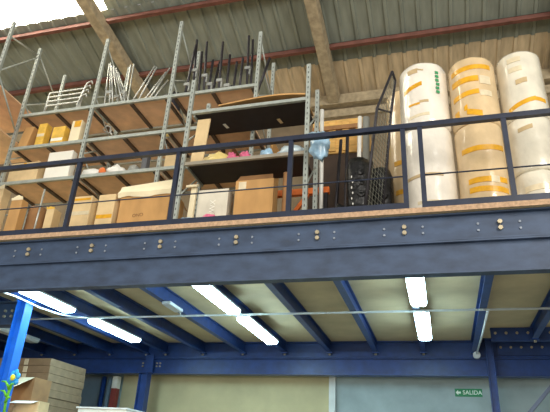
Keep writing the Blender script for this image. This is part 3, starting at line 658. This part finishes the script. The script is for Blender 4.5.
# roll behind, tan, seen between the mesh panel and the left stack
p = W(394, 97, 6.2)
roll('tan wrapped foam roll standing behind, between the mesh panel and the left stack', -.18, 6.3, .26, zz, p.z-zz, FILMT, [(-130, -70, 1.15, .0, .05, TAPEY), (-130, -70, .75, .0, .05, TAPEY)], 8)
# ---------------------------------------------------------------- rods and tools on top of the big rack
TOP = SH[2]+.01
def rod(label, base, tip, Y, r=.014, m_=STEEL, clamp=None, name='metal_rod', group='rods on the top shelf', Y1=None):
    a = W(*base, Y); c = W(*tip, Y1 or Y); t_ = (TOP-c.z)/(a.z-c.z); a = c+(a-c)*t_
    o = tag(MB().tube([a, c], r, 6).build(name, m_), label, 'rod', group)
    if clamp:
        p = a.lerp(c, clamp)
        b = MB().box(p.x-.04, p.x+.05, p.y-.03, p.y+.02, p.z-.02, p.z+.03); b.box(p.x+.03, p.x+.05, p.y-.02, p.y+.01, p.z-.12, p.z-.02); b.build('clamp', m_ if m_ is STEEL else STEEL, o)
    return o
for i, (b0, t0) in enumerate([((105, 100), (109.5, 64)), ((109.5, 100), (111, 63)), ((112.5, 99), (112, 66)), ((117, 99), (113.5, 67)), ((121, 98), (114, 66)), ((124, 98), (116, 68)), ((127, 97), (118, 72))]):
    rod('bright clamp rod in the sheaf right of the second upright, number %s from its left' % ['one', 'two', 'three', 'four', 'five', 'six', 'seven'][i], b0, t0, (6.08, 6.0, 5.96, 6.14, 5.97, 6.02, 6.08)[i], .012, STEEL, .3 if i % 2 else None, 'clamp_rod')
for i, (b0, t0) in enumerate([((128, 82), (131, 65)), ((131, 82), (134, 64))]):
    rod('short bright rod poking up beyond the sheaf of clamp rods, %s' % ['left one', 'right one'][i], b0, t0, 6.5, .012)
for i, (b0, t0) in enumerate([((133, 100), (155, 66)), ((139, 99), (157, 67)), ((145, 99), (166, 72)), ((150, 98), (170, 68)), ((154, 98), (168, 80))]):
    rod('long bright rod leaning right beside the third upright, %s of five' % ['first', 'second', 'third', 'fourth', 'fifth'][i], b0, t0, 6.15+.03*i, .011)
for i, (b0, t0, cl) in enumerate([((186, 90), (196, 45), 0.3), ((193, 90), (197, 40), 0.5), ((199, 88), (202, 52), 0.2), ((204, 88), (207, 42), 0.4), ((209, 88), (213, 60), 0.4), ((214, 86), (220, 62), None), ((219, 86), (223, 42), 0.3), ((227, 84), (230, 55), 0.3), ((234, 85), (237, 62), None), ((240, 84), (243, 58), None), ((247, 82), (249, 36), 0.45), ((251, 82), (253, 40), 0.2), ((256, 95), (270, 58), None)]):
    rod('dark clamp pole on the top shelf, %s from the left of its row' % ['first', 'second', 'third', 'fourth', 'fifth', 'sixth', 'seventh', 'eighth', 'ninth', 'tenth', 'eleventh', 'twelfth', 'thirteenth'][i], b0, t0, 6.15+.05*(i % 3), .02, DARKI, cl, 'clamp_pole', 'dark clamp poles on the top shelf')
for i in range(4):
    a = W(47+i, 106-i*4.2, 5.98+.05*i); c = W(79+i*2, 99-i*4.2, 5.98+.05*i); c.z = a.z
    e1 = c+Vector((.03, 0, .1)); e2 = e1+Vector((.08, 0, .03)); e3 = e2+Vector((.02, 0, -.06))
    f0 = Vector((a.x-.03, a.y, TOP+.016)); f1 = Vector((c.x-.01, c.y, TOP+.016))
    tag(MB().tube([f0, a, c, e1, e2, e3], .014, 6).tube([c, f1], .012, 6).build('bent_bar', STEEL), 'bent bright bar lying on the top shelf left of the second upright, %s of four' % ['lowest', 'second', 'third', 'uppermost'][i], 'bar', 'bent bars on the top shelf')
for i, (px_, rx, rz, lb) in enumerate([(172, .17, .3, 'dark heap of gear behind the leaning rods on the top shelf'), (232, .26, .26, 'low dark heap of gear among the dark clamp poles')]):
    p = W(px_, 95, 6.48); tag(MB().blob((p.x, 6.48, TOP+rz*.81), (rx, .08, rz), .5, 60+i).build('dark_heap', DARKI), lb, 'heap')

# ---------------------------------------------------------------- light
wd = bpy.data.worlds.new('world'); S.world = wd; wd.use_nodes = True
bg = wd.node_tree.nodes['Background']; bg.inputs[0].default_value = (1, .96, .89, 1); bg.inputs[1].default_value = .36
def area(name, loc, target, sx, sy_, power, col):
    l = bpy.data.lights.new(name, 'AREA'); l.shape = 'RECTANGLE'; l.size = sx; l.size_y = sy_; l.energy = power; l.color = col
    o = bpy.data.objects.new(name, l); COL.objects.link(o); o.location = loc
    o.rotation_euler = (Vector(target)-Vector(loc)).to_track_quat('-Z', 'Y').to_euler(); return o
area('front_right_fill', (7, -6, 8.0), (0, 6, 5), 5, 5, 1500, (1, .95, .86))  # added fill light from the front right for the rolls; no window there is seen
area('low_front_fill', (-4, -12, 3.0), (-2, 8, 8), 9, 5, 1500, (1, .94, .84))  # added low fill from in front, brightens the shelf undersides; unseen, no gate built
for o in list(S.objects):
    if '_o' in o: del o['_o']
S.view_settings.view_transform = 'Standard'; S.view_settings.look = 'None'; S.view_settings.gamma = 1; S.view_settings.exposure = 0
S.view_settings.use_curve_mapping = False
